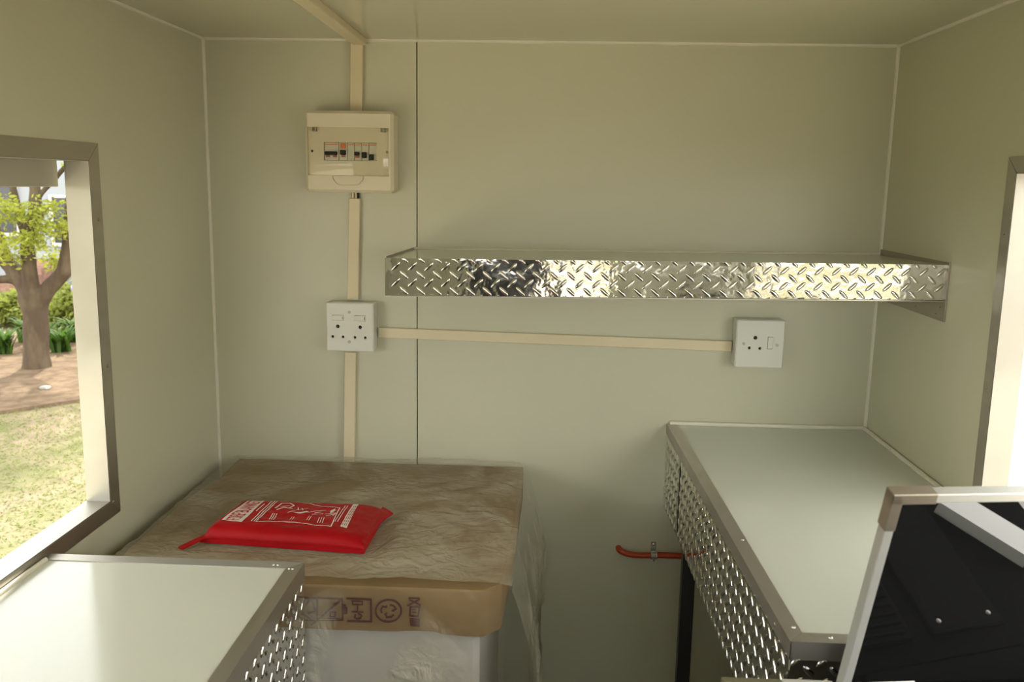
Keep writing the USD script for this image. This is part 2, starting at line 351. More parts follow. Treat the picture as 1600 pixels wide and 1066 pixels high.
trunk('cream horizontal trunking running between the two wall sockets', (-.3535, 0, 1.1412), (.3710, 0, 1.1305), .0216)

# ------------------------------------------------------------------ distribution board
db = thing('distribution_board', 'cream plastic distribution board with a clear cover and black breaker switches', 'fuse box', (-.3985, 0, 1.4265))
x0, x1, z0, z1, yf = -.4852, -.3118, 1.4265, 1.5828, -.060
body = man(bx(x0, x1, yf, -.0005, z0, z1, .0055))
body -= man(bx(-.4800, -.3204, yf - .01, yf + .006, 1.4590, 1.5510))          # shallow window recess
body -= man(bx(-.4495, -.3455, yf - .01, yf + .020, 1.4880, 1.5228))          # slot for the breakers
tab = Polygon([(-.4310, 1.4586), (-.3706, 1.4586), (-.3722, 1.4510), (-.3795, 1.4432), (-.3900, 1.4412), (-.4100, 1.4412), (-.4215, 1.4432), (-.4290, 1.4510)])
body -= man(ext(tab.buffer(.0012), .0040, (0, yf + .0025, 0), (1, 0, 0), (0, 0, 1), (0, -1, 0)))
part(db, 'housing', body, 'board_plastic', smooth=30)
def X(px): return -.4488 + (px - 505) * .001253
def Z(py): return 1.5225 - (py - 222) * .00122
yb = yf + .009
brk = [(505, 527.5, [(506.2, 525.2)], 236.2, 242, True, False), (527.5, 540.8, [(530.2, 539)], 233.8, 241.2, True, True), (540.8, 551.8, [], 0, 0, False, False), (551.8, 563.3, [(552.8, 560.2)], 236.3, 242, True, False), (563.3, 574.8, [(564.3, 571.6)], 236.5, 245.8, False, False), (574.8, 588, [(575.8, 582.8)], 239.8, 248.8, False, False)]
for a, b, togs, ta, tb, red, button in brk:
    k = part(db, 'breaker', bx(X(a) + .0004, X(b) - .0004, yb, yb + .016, 1.4884, 1.5224, .0006), 'breaker_plastic')
    part(k, 'label_stripe', bx(X(a) + .0015, X(b) - .0020, yb - .0003, yb + .001, Z(225.8), Z(224.4)), 'orange_plastic') if not button else None
    for p, q in togs:
        part(k, 'toggle', bx(X(p), X(q), yb - .006, yb + .002, Z(tb), Z(ta), .0012), 'black_toggle')
        if red:
            for c in ([p + (q - p) * .22, p + (q - p) * .8] if q - p > 12 else [(p + q) / 2]):
                part(k, 'toggle_foot', bx(X(c) - .0038, X(c) + .0038, yb - .002, yb + .002, Z(tb + 3.4), Z(tb), .0005), 'red_mark')
    if button: part(k, 'test_button', bx(X(530.6), X(538.6), yb - .0025, yb + .001, Z(230.6), Z(223.6), .0008), 'orange_plastic')
# clear cover: a gently bowed pane, with its finger tab
ys = np.linspace(0, 1, 25); xs = np.linspace(-.4795, -.3209, 25)
P = np.array([[(x, yf - .0012 - .0035 * math.sin(math.pi * min(1, max(0, (x + .4795) / .1586))) ** .6 - .003 * (1 - t) ** 2 * t * 4, 1.4594 + .0912 * t) for x in xs] for t in ys])
part(db, 'clear_cover', grid(P), 'clear_cover', smooth=True, label='clear hinged cover')
part(db, 'cover_tab', ext(tab.buffer(-.0003), .0028, (0, yf + .0022, 0), (1, 0, 0), (0, 0, 1), (0, -1, 0)), 'board_plastic')
for c in (-.4655, -.3315):
    part(db, 'cover_hinge', cat(bx(c - .0042, c - .0030, yf - .004, yf + .004, 1.5435, 1.5505), bx(c + .0030, c + .0042, yf - .004, yf + .004, 1.5435, 1.5505), bx(c - .0042, c + .0042, yf - .004, yf + .004, 1.5425, 1.5440)), 'screw_metal')
for c, m_ in ((-.4725, 'dark_recess'), (-.3250, 'screw_metal')):
    part(db, 'cover_screw', rivet((c, yf + .0062, 1.5055), (0, -1, 0), .0026), m_, smooth=40)
for c in (-.4045, -.3975, -.3935):
    part(db, 'cable', tube([(c, -.006, 1.4275), (c + .0004, -.0064, 1.420), (c, -.006, 1.4135)], .0026, 8), 'dark_recess' if c > -.395 else 'trunking_plastic', smooth=40)

# ------------------------------------------------------------------ sockets
def socket(name, label, cx0, cx1, cz0, cz1, holes, screws, switches, depth=.043):
    t = thing(name, label, 'wall socket', ((cx0 + cx1) / 2, 0, cz0))
    yf = -depth
    part(t, 'back_box', bx(cx0 + .0012, cx1 - .0012, yf + .006, -.0005, cz0 + .0012, cz1 - .0012, .0015), 'socket_plastic')
    pl = man(bx(cx0, cx1, yf - .003, yf + .0072, cz0, cz1, .0024))
    for (x, z, r) in holes: pl -= man(cyl((x, yf - .01, z), (x, yf + .004, z), r, 16))
    for (x, z) in screws: pl -= man(cyl((x, yf - .01, z), (x, yf - .0012, z), .0032, 14))
    for (a, b, c, d_) in switches: pl -= man(bx(a - .0006, b + .0006, yf - .01, yf + .002, c - .0006, d_ + .0006))
    part(t, 'face_plate', pl, 'socket_plastic', smooth=25)
    for (x, z, r) in holes: part(t, 'pin_hole', cat(cyl((x, yf + .0012, z), (x, yf + .004, z), r * .99, 14)), 'dark_recess')
    for (x, z) in screws:
        s = man(cyl((x, yf - .0021, z), (x, yf - .0010, z), .0028, 14)) - man(bx(x - .004, x + .004, yf - .004, yf - .0016, z - .0004, z + .0004))
        part(t, 'screw', s, 'screw_metal')
    for (a, b, c, d_) in switches:
        if b - a > d_ - c: sw = hull([(a, yf - .0050, c), (a, yf - .0050, d_), (b, yf - .0034, c), (b, yf - .0034, d_), (a, yf + .001, c), (b, yf + .001, d_), (a, yf + .001, d_), (b, yf + .001, c)])
        else: sw = hull([(a, yf - .0030, c), (b, yf - .0030, c), (a, yf - .0062, d_), (b, yf - .0062, d_), (a, yf + .001, c), (b, yf + .001, d_), (a, yf + .001, d_), (b, yf + .001, c)])
        k = part(t, 'switch', sw, 'socket_plastic')
        if b - a > d_ - c: part(k, 'red_marker', bx(b - .0022, b - .0010, yf - .0044, yf - .003, c + .003, d_ - .003), 'red_mark')
    return t
sx_, sz_ = -.4536, 1.1065
socket('double_socket', 'white double wall socket with two switches below the distribution board', -.4540, -.3565, 1.1060, 1.2070,
       [(-.4296, 1.1579, .0038), (-.3840, 1.1572, .0038), (-.4404, 1.1368, .0029), (-.4194, 1.1366, .0029), (-.3948, 1.1360, .0029), (-.3738, 1.1358, .0029)],
       [(-.4057, 1.1875), (-.4065, 1.1265)], [(-.4405, -.4182, 1.1705, 1.1808), (-.3955, -.3732, 1.1700, 1.1803)])
socket('single_socket', 'white single wall socket with one upright switch under the shelf', .3716, .4672, 1.0942, 1.1915,
       [(.4095, 1.1552, .0039), (.3988, 1.1345, .0030), (.4195, 1.1340, .0030)], [(.3868, 1.1430), (.4528, 1.1415)], [(.4345, .4440, 1.1335, 1.1572)])

# ------------------------------------------------------------------ shelf
SX0, SX1, SY = -.2835, XR - .001, -.308
sh = thing('wall_shelf', 'wall shelf with a shiny diamond plate front edge across the back wall', 'shelf', (.19, 0, 1.316))
def slope(mesh):
    v, f = verts(mesh); v = v.copy(); v[:, 2] += 1.316 + .0085 * v[:, 0] - .021 * v[:, 1]; return v, f
part(sh, 'deck', slope(bx(SX0 + .002, SX1, SY + .003, -.0008, -.020, 0)), 'worktop_paint')
Lu = SX1 - SX0
pl, pf = tread(Lu, .0635, (SX0, SY, 0), (1, 0, 0), (0, 0, 1), (0, -1, 0), off=(.004, .0085))
hgt = .0640 - .0052 * (pl[:, 0] - SX0) / Lu
pl[:, 2] = 1.316 + .0085 * pl[:, 0] - .021 * SY + .001 - (.0635 - pl[:, 2]) / .0635 * hgt
part(sh, 'tread_front', (pl, pf), 'tread_aluminium_wavy', smooth=40)
part(sh, 'end_plate', slope(bx(SX0, SX0 + .002, SY + .002, -.0008, -.045, .0035)), 'aluminium')
part(sh, 'bottom_lip', (lambda v, f: (np.c_[v[:, 0], v[:, 1], v[:, 2] + .0136 * v[:, 0]], f))(*bx(SX0, SX1, SY - .0006, SY + .02, 1.2590, 1.2603)), 'aluminium')
wa = part(sh, 'wall_bracket', cat(bx(XR - .0030, XR - .0005, -.318, -.001, 1.2345, 1.3330), bx(XR - .028, XR - .003, -.306, -.001, 1.2935, 1.2955)), 'aluminium')
for y, z in ((-.05, 1.245), (-.12, 1.262), (-.20, 1.244), (-.285, 1.242), (-.30, 1.256)):
    part(wa, 'rivet', rivet((XR - .003, y, z), (-1, 0, 0), .0026), 'screw_metal', smooth=40)
part(sh, 'back_seal', slope(tube(np.c_[np.linspace(SX0 + .004, SX1 - .004, 50), np.full(50, -.001), np.full(50, .0008)], .0042, 8)), 'silicone', smooth=40)

# ------------------------------------------------------------------ worktops
def screws(parent, pts, n=(0, 0, 1), r=.0026):
    for p in pts: part(parent, 'screw', rivet(p, n, r), 'rivet_metal', smooth=40)
rc = thing('worktop_unit', 'white worktop with aluminium edging and diamond plate apron in the right back corner', 'worktop', (.46, -.45, 0))
RZ = .9625
def xo_(y): return .2480 + .0250 * (-y)
YR = -.905
top_poly = Polygon([(xo_(0) + .002, -.001), (XR - .0008, -.001), (XR - .0008, YR + .002), (xo_(YR) + .002, YR + .002)])
part(rc, 'worktop', ext(top_poly, .034, (0, 0, RZ - .0355), (1, 0, 0), (0, 1, 0), (0, 0, 1)), 'worktop_paint')
edge = Polygon([(xo_(-.002), -.002), (xo_(YR), YR), (xo_(YR) + .0185, YR + .0215), (xo_(-.002) + .0225, -.002)])
lt = part(rc, 'edge_trim', cat(ext(edge, .0015, (0, 0, RZ - .0015), (1, 0, 0), (0, 1, 0), (0, 0, 1)), hull([(xo_(y) + dx, y, z) for y in (-.002, YR) for dx in (0, .0015) for z in (RZ - .0205, RZ - .0016)])), 'aluminium')
screws(lt, [(xo_(-.62) + .014, -.62, RZ), (xo_(-.872) + .013, -.872, RZ)])
screws(lt, [(xo_(-.845) - .0002, -.845, RZ - .011)], (-1, 0, 0))
edge2 = Polygon([(xo_(YR) + .0004, YR), (XR - .001, YR), (XR - .001, YR + .0215), (xo_(YR) + .0189, YR + .0215)])
ft = part(rc, 'edge_trim', cat(ext(edge2, .0015, (0, 0, RZ - .0015), (1, 0, 0), (0, 1, 0), (0, 0, 1)), bx(xo_(YR) + .0004, XR - .001, YR, YR + .0015, RZ - .0215, RZ - .0016)), 'aluminium')
screws(ft, [(xo_(YR) + .047, YR + .012, RZ), (xo_(YR) + .20, YR + .012, RZ)])
dU = np.array((xo_(YR) - xo_(0), YR, 0)); dl = np.linalg.norm(dU); dU /= dl; nL = np.array((dU[1], -dU[0], 0)); nL = nL if nL[0] < 0 else -nL
ZB = .786; Ha = RZ - .0195 - ZB
S1 = .190
o = np.array((xo_(0) + .0012, 0, ZB))
part(rc, 'apron_joint', hull([o + dU * u + nL * n_ + (0, 0, z) for u in (S1 - .024, S1 + .012) for n_ in (-.0042, -.0026) for z in (0, Ha)]), 'black_steel', label='dark joint between the two apron sheets')
part(rc, 'tread_apron', tread(S1 - .016, Ha, o, dU, (0, 0, 1), nL, off=(.010, .006)), 'tread_aluminium', smooth=40)
part(rc, 'tread_apron', tread(dl - S1 - .004, Ha, o + dU * S1, dU, (0, 0, 1), nL, off=(.006, .006)), 'tread_aluminium', smooth=40)
part(rc, 'tread_apron', tread(XR - .003 - xo_(YR), Ha, (xo_(YR) + .002, YR + .0016, ZB), (1, 0, 0), (0, 0, 1), (0, -1, 0), off=(.022, .0025)), 'tread_aluminium', smooth=40)
def sqtube(x0, x1, y0, y1, z0, z1): return bx(x0, x1, y0, y1, z0, z1, .002)
part(rc, 'leg', sqtube(.2630, .2880, -.212, -.188, 0, RZ - .036), 'black_steel')
part(rc, 'leg', sqtube(.2780, .3030, YR + .012, YR + .037, 0, RZ - .036), 'black_steel')
part(rc, 'leg', sqtube(XR - .030, XR - .005, YR + .012, YR + .037, 0, RZ - .036), 'black_steel')
part(rc, 'back_seal', tube(np.c_[np.linspace(xo_(0) + .006, XR - .003, 40), np.full(40, -.0047), np.full(40, RZ + .0020)], .0045, 10), 'silicone', smooth=40)
part(rc, 'side_seal', tube(np.c_[np.full(40, XR - .0046), np.linspace(-.006, YR + .01, 40), np.full(40, RZ + .0018)], .0044, 10), 'silicone', smooth=40)

lc = thing('worktop_unit', 'white worktop with aluminium edging below the left window in the foreground', 'worktop', (-.52, -1.1, 0))
LZ, LX, LY, LE = .920, -.3365, -.6520, -1.55
part(lc, 'worktop', bx(XL + .0008, LX - .0018, LE, LY - .0018, LZ - .034, LZ - .0012), 'worktop_paint')
w_ = .0200
ebk = Polygon([(XL + .002, LY), (LX - .0003, LY), (LX - w_ - .0003, LY - .0215), (XL + .002, LY - .0200)])
bt = part(lc, 'edge_trim', cat(ext(ebk, .0015, (0, 0, LZ - .0015), (1, 0, 0), (0, 1, 0), (0, 0, 1)), bx(XL + .002, LX - .0003, LY - .0015, LY, LZ - .026, LZ - .0016)), 'aluminium_reveal')
eft = Polygon([(LX, LY - .0004), (LX, LE), (LX - w_, LE), (LX - w_, LY - .0219)])
at = part(lc, 'edge_trim', cat(ext(eft, .0015, (0, 0, LZ - .0015), (1, 0, 0), (0, 1, 0), (0, 0, 1)), bx(LX - .0015, LX, LE, LY - .0004, LZ - .026, LZ - .0016)), 'aluminium')
screws(bt, [(LX - .034, LY - .0115, LZ), (LX - .040, LY - .0115, LZ)], r=.0018)
screws(at, [(LX - .010, LY - .0225, LZ), (LX - .015, LY - .0225, LZ)], r=.0018)
AH = .34
part(lc, 'tread_apron', tread(LY - .001 - LE, AH, (LX - .0006, LY - .001, LZ - .0255 - AH), (0, -1, 0), (0, 0, 1), (1, 0, 0), off=(.012, .0060)), 'tread_aluminium', smooth=40)
for y in (LY - .030, LE + .01):
    for x in (LX - .032, XL + .006): part(lc, 'leg', sqtube(x, x + .025, y, y + .025, 0, LZ - .035), 'black_steel')
part(lc, 'side_seal', tube(np.c_[np.full(50, XL + .0062), np.linspace(LY - .022, LE, 50), np.full(50, LZ + .0004)], .0038, 10), 'silicone', smooth=40)

# ------------------------------------------------------------------ wrapped appliance with cardboard cap
ap = thing('wrapped_appliance', 'kitchen appliance wrapped in clear plastic under a brown cardboard cap, between the two worktops', 'appliance', (-.355, -.31, 0))
part(ap, 'cabinet', bx(-.630, -.0935, -.588, -.035, .03, .845, .010), 'appliance_enamel', smooth=40)
part(ap, 'foot', cyl((-.60, -.55, 0), (-.60, -.55, .032), .018), 'black_steel'); part(ap, 'foot', cyl((-.12, -.55, 0), (-.12, -.55, .032), .018), 'black_steel')
part(ap, 'foot', cyl((-.60, -.07, 0), (-.60, -.07, .032), .018), 'black_steel'); part(ap, 'foot', cyl((-.12, -.07, 0), (-.12, -.07, .032), .018), 'black_steel')
CX0, CX1, CY0, CY1, CZ0, CZ1 = -.652, -.0575, -.606, -.022, .798, .8660
def cap_outline(inset=0.0):
    pl = [(CX0, CY1), (CX0 + .004, -.15), (CX0 - .012, -.262), (CX0 - .012, -.50), (CX0 - .004, CY0), (-.35, CY0 - .002), (-.085, CY0), (CX1 - .004, CY0 + .024), (CX1 + .003, -.42), (CX1 + .008, -.10), (CX1 + .010, CY1)]
    return np.array(pl) * 1.0
oc = cap_outline(); seg = []
for a, b in zip(oc, np.roll(oc, -1, 0)):
    n = max(2, int(np.linalg.norm(b - a) / .012)); seg += [a + (b - a) * t for t in np.arange(n) / n]
ring = np.array(seg); cen = ring.mean(0)
def capz(x, y):
    q = np.c_[np.ravel(x), np.ravel(y), np.zeros(np.size(x))]
    return (meshkit.fbm(q * 7, 3, 5) - .5) * .007
layers = []
nr = len(ring)
skirt_b = CZ0 + (meshkit.fbm(np.c_[ring * 9, np.zeros(nr)], 3, 3) - .5) * .012 + np.where(ring[:, 0] > -.15, -.004, 0)
bulge = (meshkit.fbm(np.c_[ring * 6, np.ones(nr)], 3, 9) - .5) * .008
out_n = ring - cen; out_n /= np.linalg.norm(out_n, axis=1, keepdims=True)
layers.append(np.c_[ring + out_n * bulge[:, None] * 1.2, skirt_b])
layers.append(np.c_[ring + out_n * bulge[:, None] * .8, (skirt_b + CZ1) / 2])
layers.append(np.c_[ring + out_n * bulge[:, None] * .2, np.full(nr, CZ1 - .006)])
layers.append(np.c_[ring - out_n * .003, np.full(nr, CZ1 - .001)])
for k in np.linspace(.96, .0, 26):
    r = cen + (ring - cen) * k; layers.append(np.c_[r, CZ1 + capz(r[:, 0], r[:, 1]) * min(1, (1 - k) * 6)])
P = np.array(layers); P = np.concatenate([P, P[:, :1]], 1)
part(ap, 'cardboard_cap', (lambda v, f: (v, f[:, ::-1]))(*grid(P)), 'cardboard', smooth=50)

# printed handling marks on the cap's front face, upside down as in the photograph
yp = CY0 - .0052
def PX(px): return -.3544 + (px - 473) * .000945
def PZ(px, py): return .8665 - (py - 909 - (px - 473) * .0625) * .00096
def stroke(pts, w=.0011, closed=False):
    q = [(PX(a), PZ(a, b)) for a, b in pts]
    return (Polygon(q).exterior if closed else LineString(q)).buffer(w, cap_style=2, join_style=2)
def mark(shape): part(ap, 'printed_symbol', ext(shape, .0006, (0, yp, 0), (1, 0, 0), (0, 0, 1), (0, -1, 0)), 'print_ink', label='dark printed handling symbol')
def z4(*p): return [(460 + a / 6.42, 900 + b / 6.42) for a, b in p]
mark(unary_union([stroke(z4((-60, 180), (245, 205), (240, 432), (-60, 425)), .0013, True), stroke(z4((90, 330), (140, 250), (190, 215), (230, 330), (150, 360)), .0016), stroke(z4((90, 350), (180, 420)), .0012), stroke(z4((120, 215), (95, 330)), .0014)]))
mark(unary_union([stroke(z4((250, 198), (500, 215), (500, 437), (250, 432)), .0012, True), stroke(z4((500, 210), (180, 480)), .0018), stroke(z4((375, 345), (430, 350), (425, 400), (375, 395)), .0012, True), stroke(z4((350, 415), (465, 420)), .0011)]))
mark(stroke(z4((518, 270), (518, 375)), .0022))
mark(unary_union([stroke(z4((540, 210), (785, 228), (785, 460), (545, 448)), .0014), stroke(z4((540, 300), (540, 370)), .0012), stroke(z4((600, 240), (700, 245), (698, 280), (602, 276)), .0010, True), stroke(z4((650, 280), (650, 355)), .0011), stroke(z4((590, 350), (710, 358)), .0011), stroke(z4((630, 380), (620, 410), (645, 428), (680, 420), (690, 395), (655, 365)), .0012)]))
cc = (960, 350)
circ = [(cc[0] + 128 * math.cos(t), cc[1] + 116 * math.sin(t)) for t in np.linspace(0, 2 * math.pi, 40)[:-1]]
arr = []
for k in range(3):
    a0 = math.radians(90 + 120 * k)
    tri = [(cc[0] + 78 * math.cos(a0 + q) * s, cc[1] + 70 * math.sin(a0 + q) * s) for q, s in ((-.85, .9), (-.35, 1.0), (.25, 1.0), (.55, .62))]
    arr.append(stroke(z4(*tri), .0013)); hd = tri[-1]
    arr.append(stroke(z4((hd[0] - 16, hd[1] - 6), hd, (hd[0] + 8, hd[1] - 18)), .0012))
mark(unary_union([stroke(z4(*circ), .0014, True)] + arr))
mark(unary_union([stroke(z4((1160, 220), (1270, 225)), .0010), stroke(z4((1165, 235), (1280, 300)), .0012), stroke(z4((1275, 235), (1150, 300)), .0012), stroke(z4((1180, 310), (1270, 318), (1255, 415), (1175, 405)), .0012, True), stroke(z4((1200, 340), (1240, 345)), .0011), stroke(z4((1200, 370), (1240, 372)), .0011)]))
mark(Polygon([(PX(a), PZ(a, b)) for a, b in z4((1170, 430), (1275, 438), (1272, 525), (1180, 515))]))

# clear film: draped over the cap, down the front and hanging in folds on the right
def film(P): return grid(P)
gx, gy = np.meshgrid(np.linspace(CX0 - .006, CX1 + .012, 170), np.linspace(CY0 + .004, CY1, 160), indexing='ij')
q = np.stack([gx * 5, gy * 9, gx * 0], -1)
def crease(u, v, seed, sc=1.0):
    q = np.stack([u, v, u * 0], -1).reshape(-1, 3) * sc
    w = meshkit.fbm(q * .6 + 7, 2, seed + 5)[:, None] * 1.6
    a = 1 - np.abs(2 * meshkit.noise(q + w, seed) - 1); b = 1 - np.abs(2 * meshkit.noise(q * 2.3 + w * 2, seed + 1) - 1)
    return (.65 * a ** 5 + .35 * b ** 5).reshape(np.shape(u))
gz = CZ1 + .0035 + .0055 * crease(gx * 6 - gy * 5, gy * 13 + gx * 5, 71) + (meshkit.fbm(q.reshape(-1, 3), 4, 21).reshape(gx.shape)) ** 1.5 * .012
um = np.clip(np.maximum(np.abs(gx + .42) - .155, np.abs(gy + .42) - .09) / .02, 0, 1)
gz = CZ1 + .0035 + (gz - CZ1 - .0035) * um
gz -= .004 * np.clip((gx - CX1 + .01) / .02, 0, 1)
part(ap, 'film_top', grid(np.stack([gx, gy, gz], -1)), 'plastic_film', smooth=True, label='clear crinkled plastic film')
gx, gt = np.meshgrid(np.linspace(CX0 - .004, CX1 + .002, 170), np.linspace(0, 1, 150), indexing='ij')
zz = CZ1 + .003 - gt * .60
wr = meshkit.fbm(np.stack([gx * 16 + gt * 3, gt * 11 + gx * 4, gx * 0], -1).reshape(-1, 3), 4, 33).reshape(gx.shape)
yy = CY0 - .0065 - .010 * wr * np.clip(gt * 8, .15, 1) - .011 * crease(gx * 15 + gt * 6, gt * 12 - gx * 8, 81) * np.clip(gt * 6, .1, 1)
part(ap, 'film_front', grid(np.stack([gx, yy, zz], -1)), 'plastic_film_clear', smooth=True, label='clear crinkled plastic film')
gy, gt = np.meshgrid(np.linspace(CY0 - .004, CY1, 150), np.linspace(0, 1, 130), indexing='ij')
zz = CZ1 + .002 - gt * .80
f1 = meshkit.fbm(np.stack([gy * 22 + gt * 2, gt * 2.5, gy * 0 + 4], -1).reshape(-1, 3), 4, 41).reshape(gy.shape)
f2 = meshkit.fbm(np.stack([gy * 8, gt * 1.2, gy * 0], -1).reshape(-1, 3), 3, 45).reshape(gy.shape)
xx = CX1 + .010 + np.clip(gt * 5, 0, 1) ** .8 * (.012 + .034 * f2 + .016 * (f1 - .3)) + .004 * f1 + .013 * crease(gy * 13, gt * 6 + gy * 4, 91) * np.clip(gt * 5, 0, 1)
part(ap, 'film_side', grid(np.stack([xx, gy, zz], -1)), 'plastic_film_clear', smooth=True, label='clear plastic film hanging in loose folds')

# ------------------------------------------------------------------ fire blanket pouch
FL, BL, BR, FR = (np.array(a) for a in ((-.556, -.480), (-.541, -.338), (-.281, -.339), (-.284, -.503)))
ZP = CZ1 + .0042
fb = thing('fire_blanket_pouch', 'red fabric fire blanket pouch with white printing lying on the wrapped appliance', 'fire blanket', (-.415, -.42, ZP))
def quad(s, t): return ((1 - s) * (1 - t))[..., None] * FL + ((1 - s) * t)[..., None] * BL + (s * t)[..., None] * BR + (s * (1 - t))[..., None] * FR
def ph(s, t):
    e = np.clip(1 - np.abs(2 * t - 1) ** 9, 0, 1) ** .5
    a = np.clip(s / .085, 0, 1); a = np.sin(a * np.pi / 2) ** .8
    b = 1 - .30 * np.clip((s - .86) / .14, 0, 1) ** 1.5
    n = meshkit.fbm(np.stack([s * 9, t * 5, s * 0], -1).reshape(-1, 3), 3, 61).reshape(np.shape(s)) - .5
    return np.maximum(.027 * e * a * b * (1 + .06 * (.5 - t)) + n * .0045 * e * np.clip(a, 0, 1), 0) + .0012
ns, nt = 90, 70
tt = .5 - .5 * np.cos(np.linspace(0, np.pi, nt)); ss = np.linspace(0, 1, ns)
S, T = np.meshgrid(ss, tt, indexing='ij')
xy = quad(S, T); bul = np.clip(1 - np.abs(2 * T - 1) ** 7, 0, 1)
top = np.concatenate([xy, (ZP + ph(S, T))[..., None]], -1)
bot = np.concatenate([xy, np.full(S.shape + (1,), ZP)], -1)
v1, f1_ = grid(top); v2, f2_ = grid(bot)
def rim(i): return np.concatenate([top[i][:, None], bot[i][:, None]], 1)
sides = [grid(np.stack([top[0], bot[0]], 0)), grid(np.stack([bot[-1], top[-1]], 0)), grid(np.stack([bot[:, 0], top[:, 0]], 0)), grid(np.stack([top[:, -1], bot[:, -1]], 0))]
pm = trimesh.Trimesh(*cat((v1, f1_), (v2, f2_[:, ::-1]), *sides)); pm.merge_vertices(); pm.fix_normals()
pouch = part(fb, 'pouch', pm, 'red_nylon', smooth=60)
# seam cord along the front, open flap at the right end, strap at the left end
sp = np.linspace(.03, .99, 60)
c0 = quad(sp, np.full(60, .0)); zc = ZP + .42 * ph(sp, np.full(60, .06))
part(fb, 'front_seam', tube(np.c_[c0[:, 0], c0[:, 1] - .0006, zc], .0012, 8), 'red_nylon', smooth=40)
ft_, fs_ = np.meshgrid(np.linspace(.02, .99, 40), np.linspace(0, 1, 10), indexing='ij')
base = quad(np.full(ft_.shape, .985), ft_)
hz = ph(np.full(ft_.shape, .985), np.clip(ft_, .08, .92))
up = np.clip((ft_ - .35) / .65, 0, 1)
ex = fs_ * (.006 + .014 * up ** 1.5); fz = hz * (1 - .35 * fs_ * up) - fs_ ** 2 * .004
fl = np.stack([base[..., 0] + ex, base[..., 1] - fs_ * .003, ZP + np.maximum(fz, .0015)], -1)
fl2 = fl.copy(); fl2[..., 2] = np.maximum(fl[..., 2] - .0016, ZP + .0002)
part(fb, 'end_flap', trimesh.Trimesh(*cat(grid(fl), (lambda v, f: (v, f[:, ::-1]))(*grid(fl2)), grid(np.stack([fl[:, -1], fl2[:, -1]], 0)), grid(np.stack([fl2[0], fl[0]], 0)), grid(np.stack([fl[-1], fl2[-1]], 0)))), 'red_nylon', smooth=50)
c = quad(np.array([.03]), np.array([.06]))[0]
st = np.array([[c[0] + .010, c[1] + .004, ZP + .010], [c[0] - .002, c[1] - .004, ZP + .0085], [c[0] - .012, c[1] - .016, ZP + .006], [c[0] - .024, c[1] - .033, ZP + .003], [c[0] - .028, c[1] - .039, ZP + .0022]])
wd = np.array([.007, .006, .006, .0065, .0055]); sd_ = np.array((.83, -.55, 0))
part(fb, 'strap', hull([]) if False else cat(*[hull([st[i] + k * wd[i] * sd_ + (0, 0, z) for k in (-1, 1) for z in (-.001, .001)] + [st[i + 1] + k * wd[i + 1] * sd_ + (0, 0, z) for k in (-1, 1) for z in (-.001, .001)]) for i in range(4)]), 'red_nylon')
g0 = quad(np.array([.035]), np.array([.60]))[0]; gz0 = ZP + ph(np.array([.035]), np.array([.60]))[0]
part(fb, 'eyelet', cyl((g0[0], g0[1], gz0 - .001), (g0[0], g0[1], gz0 + .0012), .0036, 14), 'dark_recess')

from shapely import affinity
LS, LT = .262, .155
def on_pouch(poly2d, lift, m, name):
    """print given in (s, t) metres on the pouch: split finely, then laid on its surface"""
    out = []; poly2d = affinity.affine_transform(poly2d, [1, 0, 0, 1.10, 0, (.215 - 1.10 * .30) * LT])
    for g in getattr(poly2d, 'geoms', [poly2d]):
        if g.geom_type != 'Polygon' or g.area < 1e-9: continue
        tm = trimesh.creation.triangulate_polygon(g, engine='earcut'); v, f = np.array(tm[0]), np.array(tm[1])
        v, f = trimesh.remesh.subdivide_to_size(np.c_[v, np.zeros(len(v))], f, .005)
        s, t = v[:, 0] / LS, v[:, 1] / LT
        p = quad(s, t); w = np.c_[p, ZP + ph(s, t) + lift]
        a = w[f]; nz = np.cross(a[:, 1] - a[:, 0], a[:, 2] - a[:, 0])[:, 2]; f = np.where((nz < 0)[:, None], f[:, ::-1], f)
        out.append((w, f))
    part(pouch, name, cat(*out), m)
def sect(text, height, bold=True):
    """lettering as shapely polygons"""
    m = meshkit.text_mesh(text, height, .001, bold=bold)
    tri = m.triangles[np.abs(m.face_normals[:, 2] - 1) < .01][:, :, :2]
    return unary_union([Polygon(t).buffer(1e-6) for t in tri])
from shapely import affinity
def fit(shape, s0, s1, t0, t1):
    """text running along +t (front to back), its top towards -s, fitted to the rectangle in metres"""
    a, b, c_, d_ = shape.bounds
    sh_ = affinity.affine_transform(shape, [(t1 - t0) / (c_ - a), 0, 0, (s1 - s0) / (d_ - b), 0, 0])
    a, b, c_, d_ = sh_.bounds; sh_ = affinity.translate(sh_, -a, -b)
    return affinity.affine_transform(sh_, [0, -1, 1, 0, s1, t0])
blk = Polygon([(.085 * LS, .30 * LT), (.225 * LS, .25 * LT), (.205 * LS, .93 * LT), (.095 * LS, .93 * LT)])
on_pouch(blk, .0005, 'white_print', 'printed_block')
on_pouch(fit(sect('FIRE BLANKET', .02), .108 * LS, .198 * LS, .30 * LT, .90 * LT), .0009, 'red_print', 'printed_lettering')
on_pouch(unary_union([LineString([(.060 * LS, .45 * LT), (.062 * LS, .84 * LT)]).buffer(.0010), LineString([(.048 * LS, .56 * LT), (.050 * LS, .72 * LT)]).buffer(.0007)]), .0005, 'white_print', 'printed_line')
on_pouch(LineString([(.235 * LS, .58 * LT), (.232 * LS, .80 * LT)]).buffer(.0010), .0005, 'white_print', 'printed_line')
for a in (.262, .280): on_pouch(LineString([((a + .012) * LS, .30 * LT), ((a - .006) * LS, .93 * LT)]).buffer(.0009), .0005, 'white_print', 'printed_line')
fr = [(.305, .295), (.290, .93), (.437, .93), (.519, .875), (.606, .800), (.735, .795), (.775, .275), (.671, .293), (.538, .345), (.433, .325)]
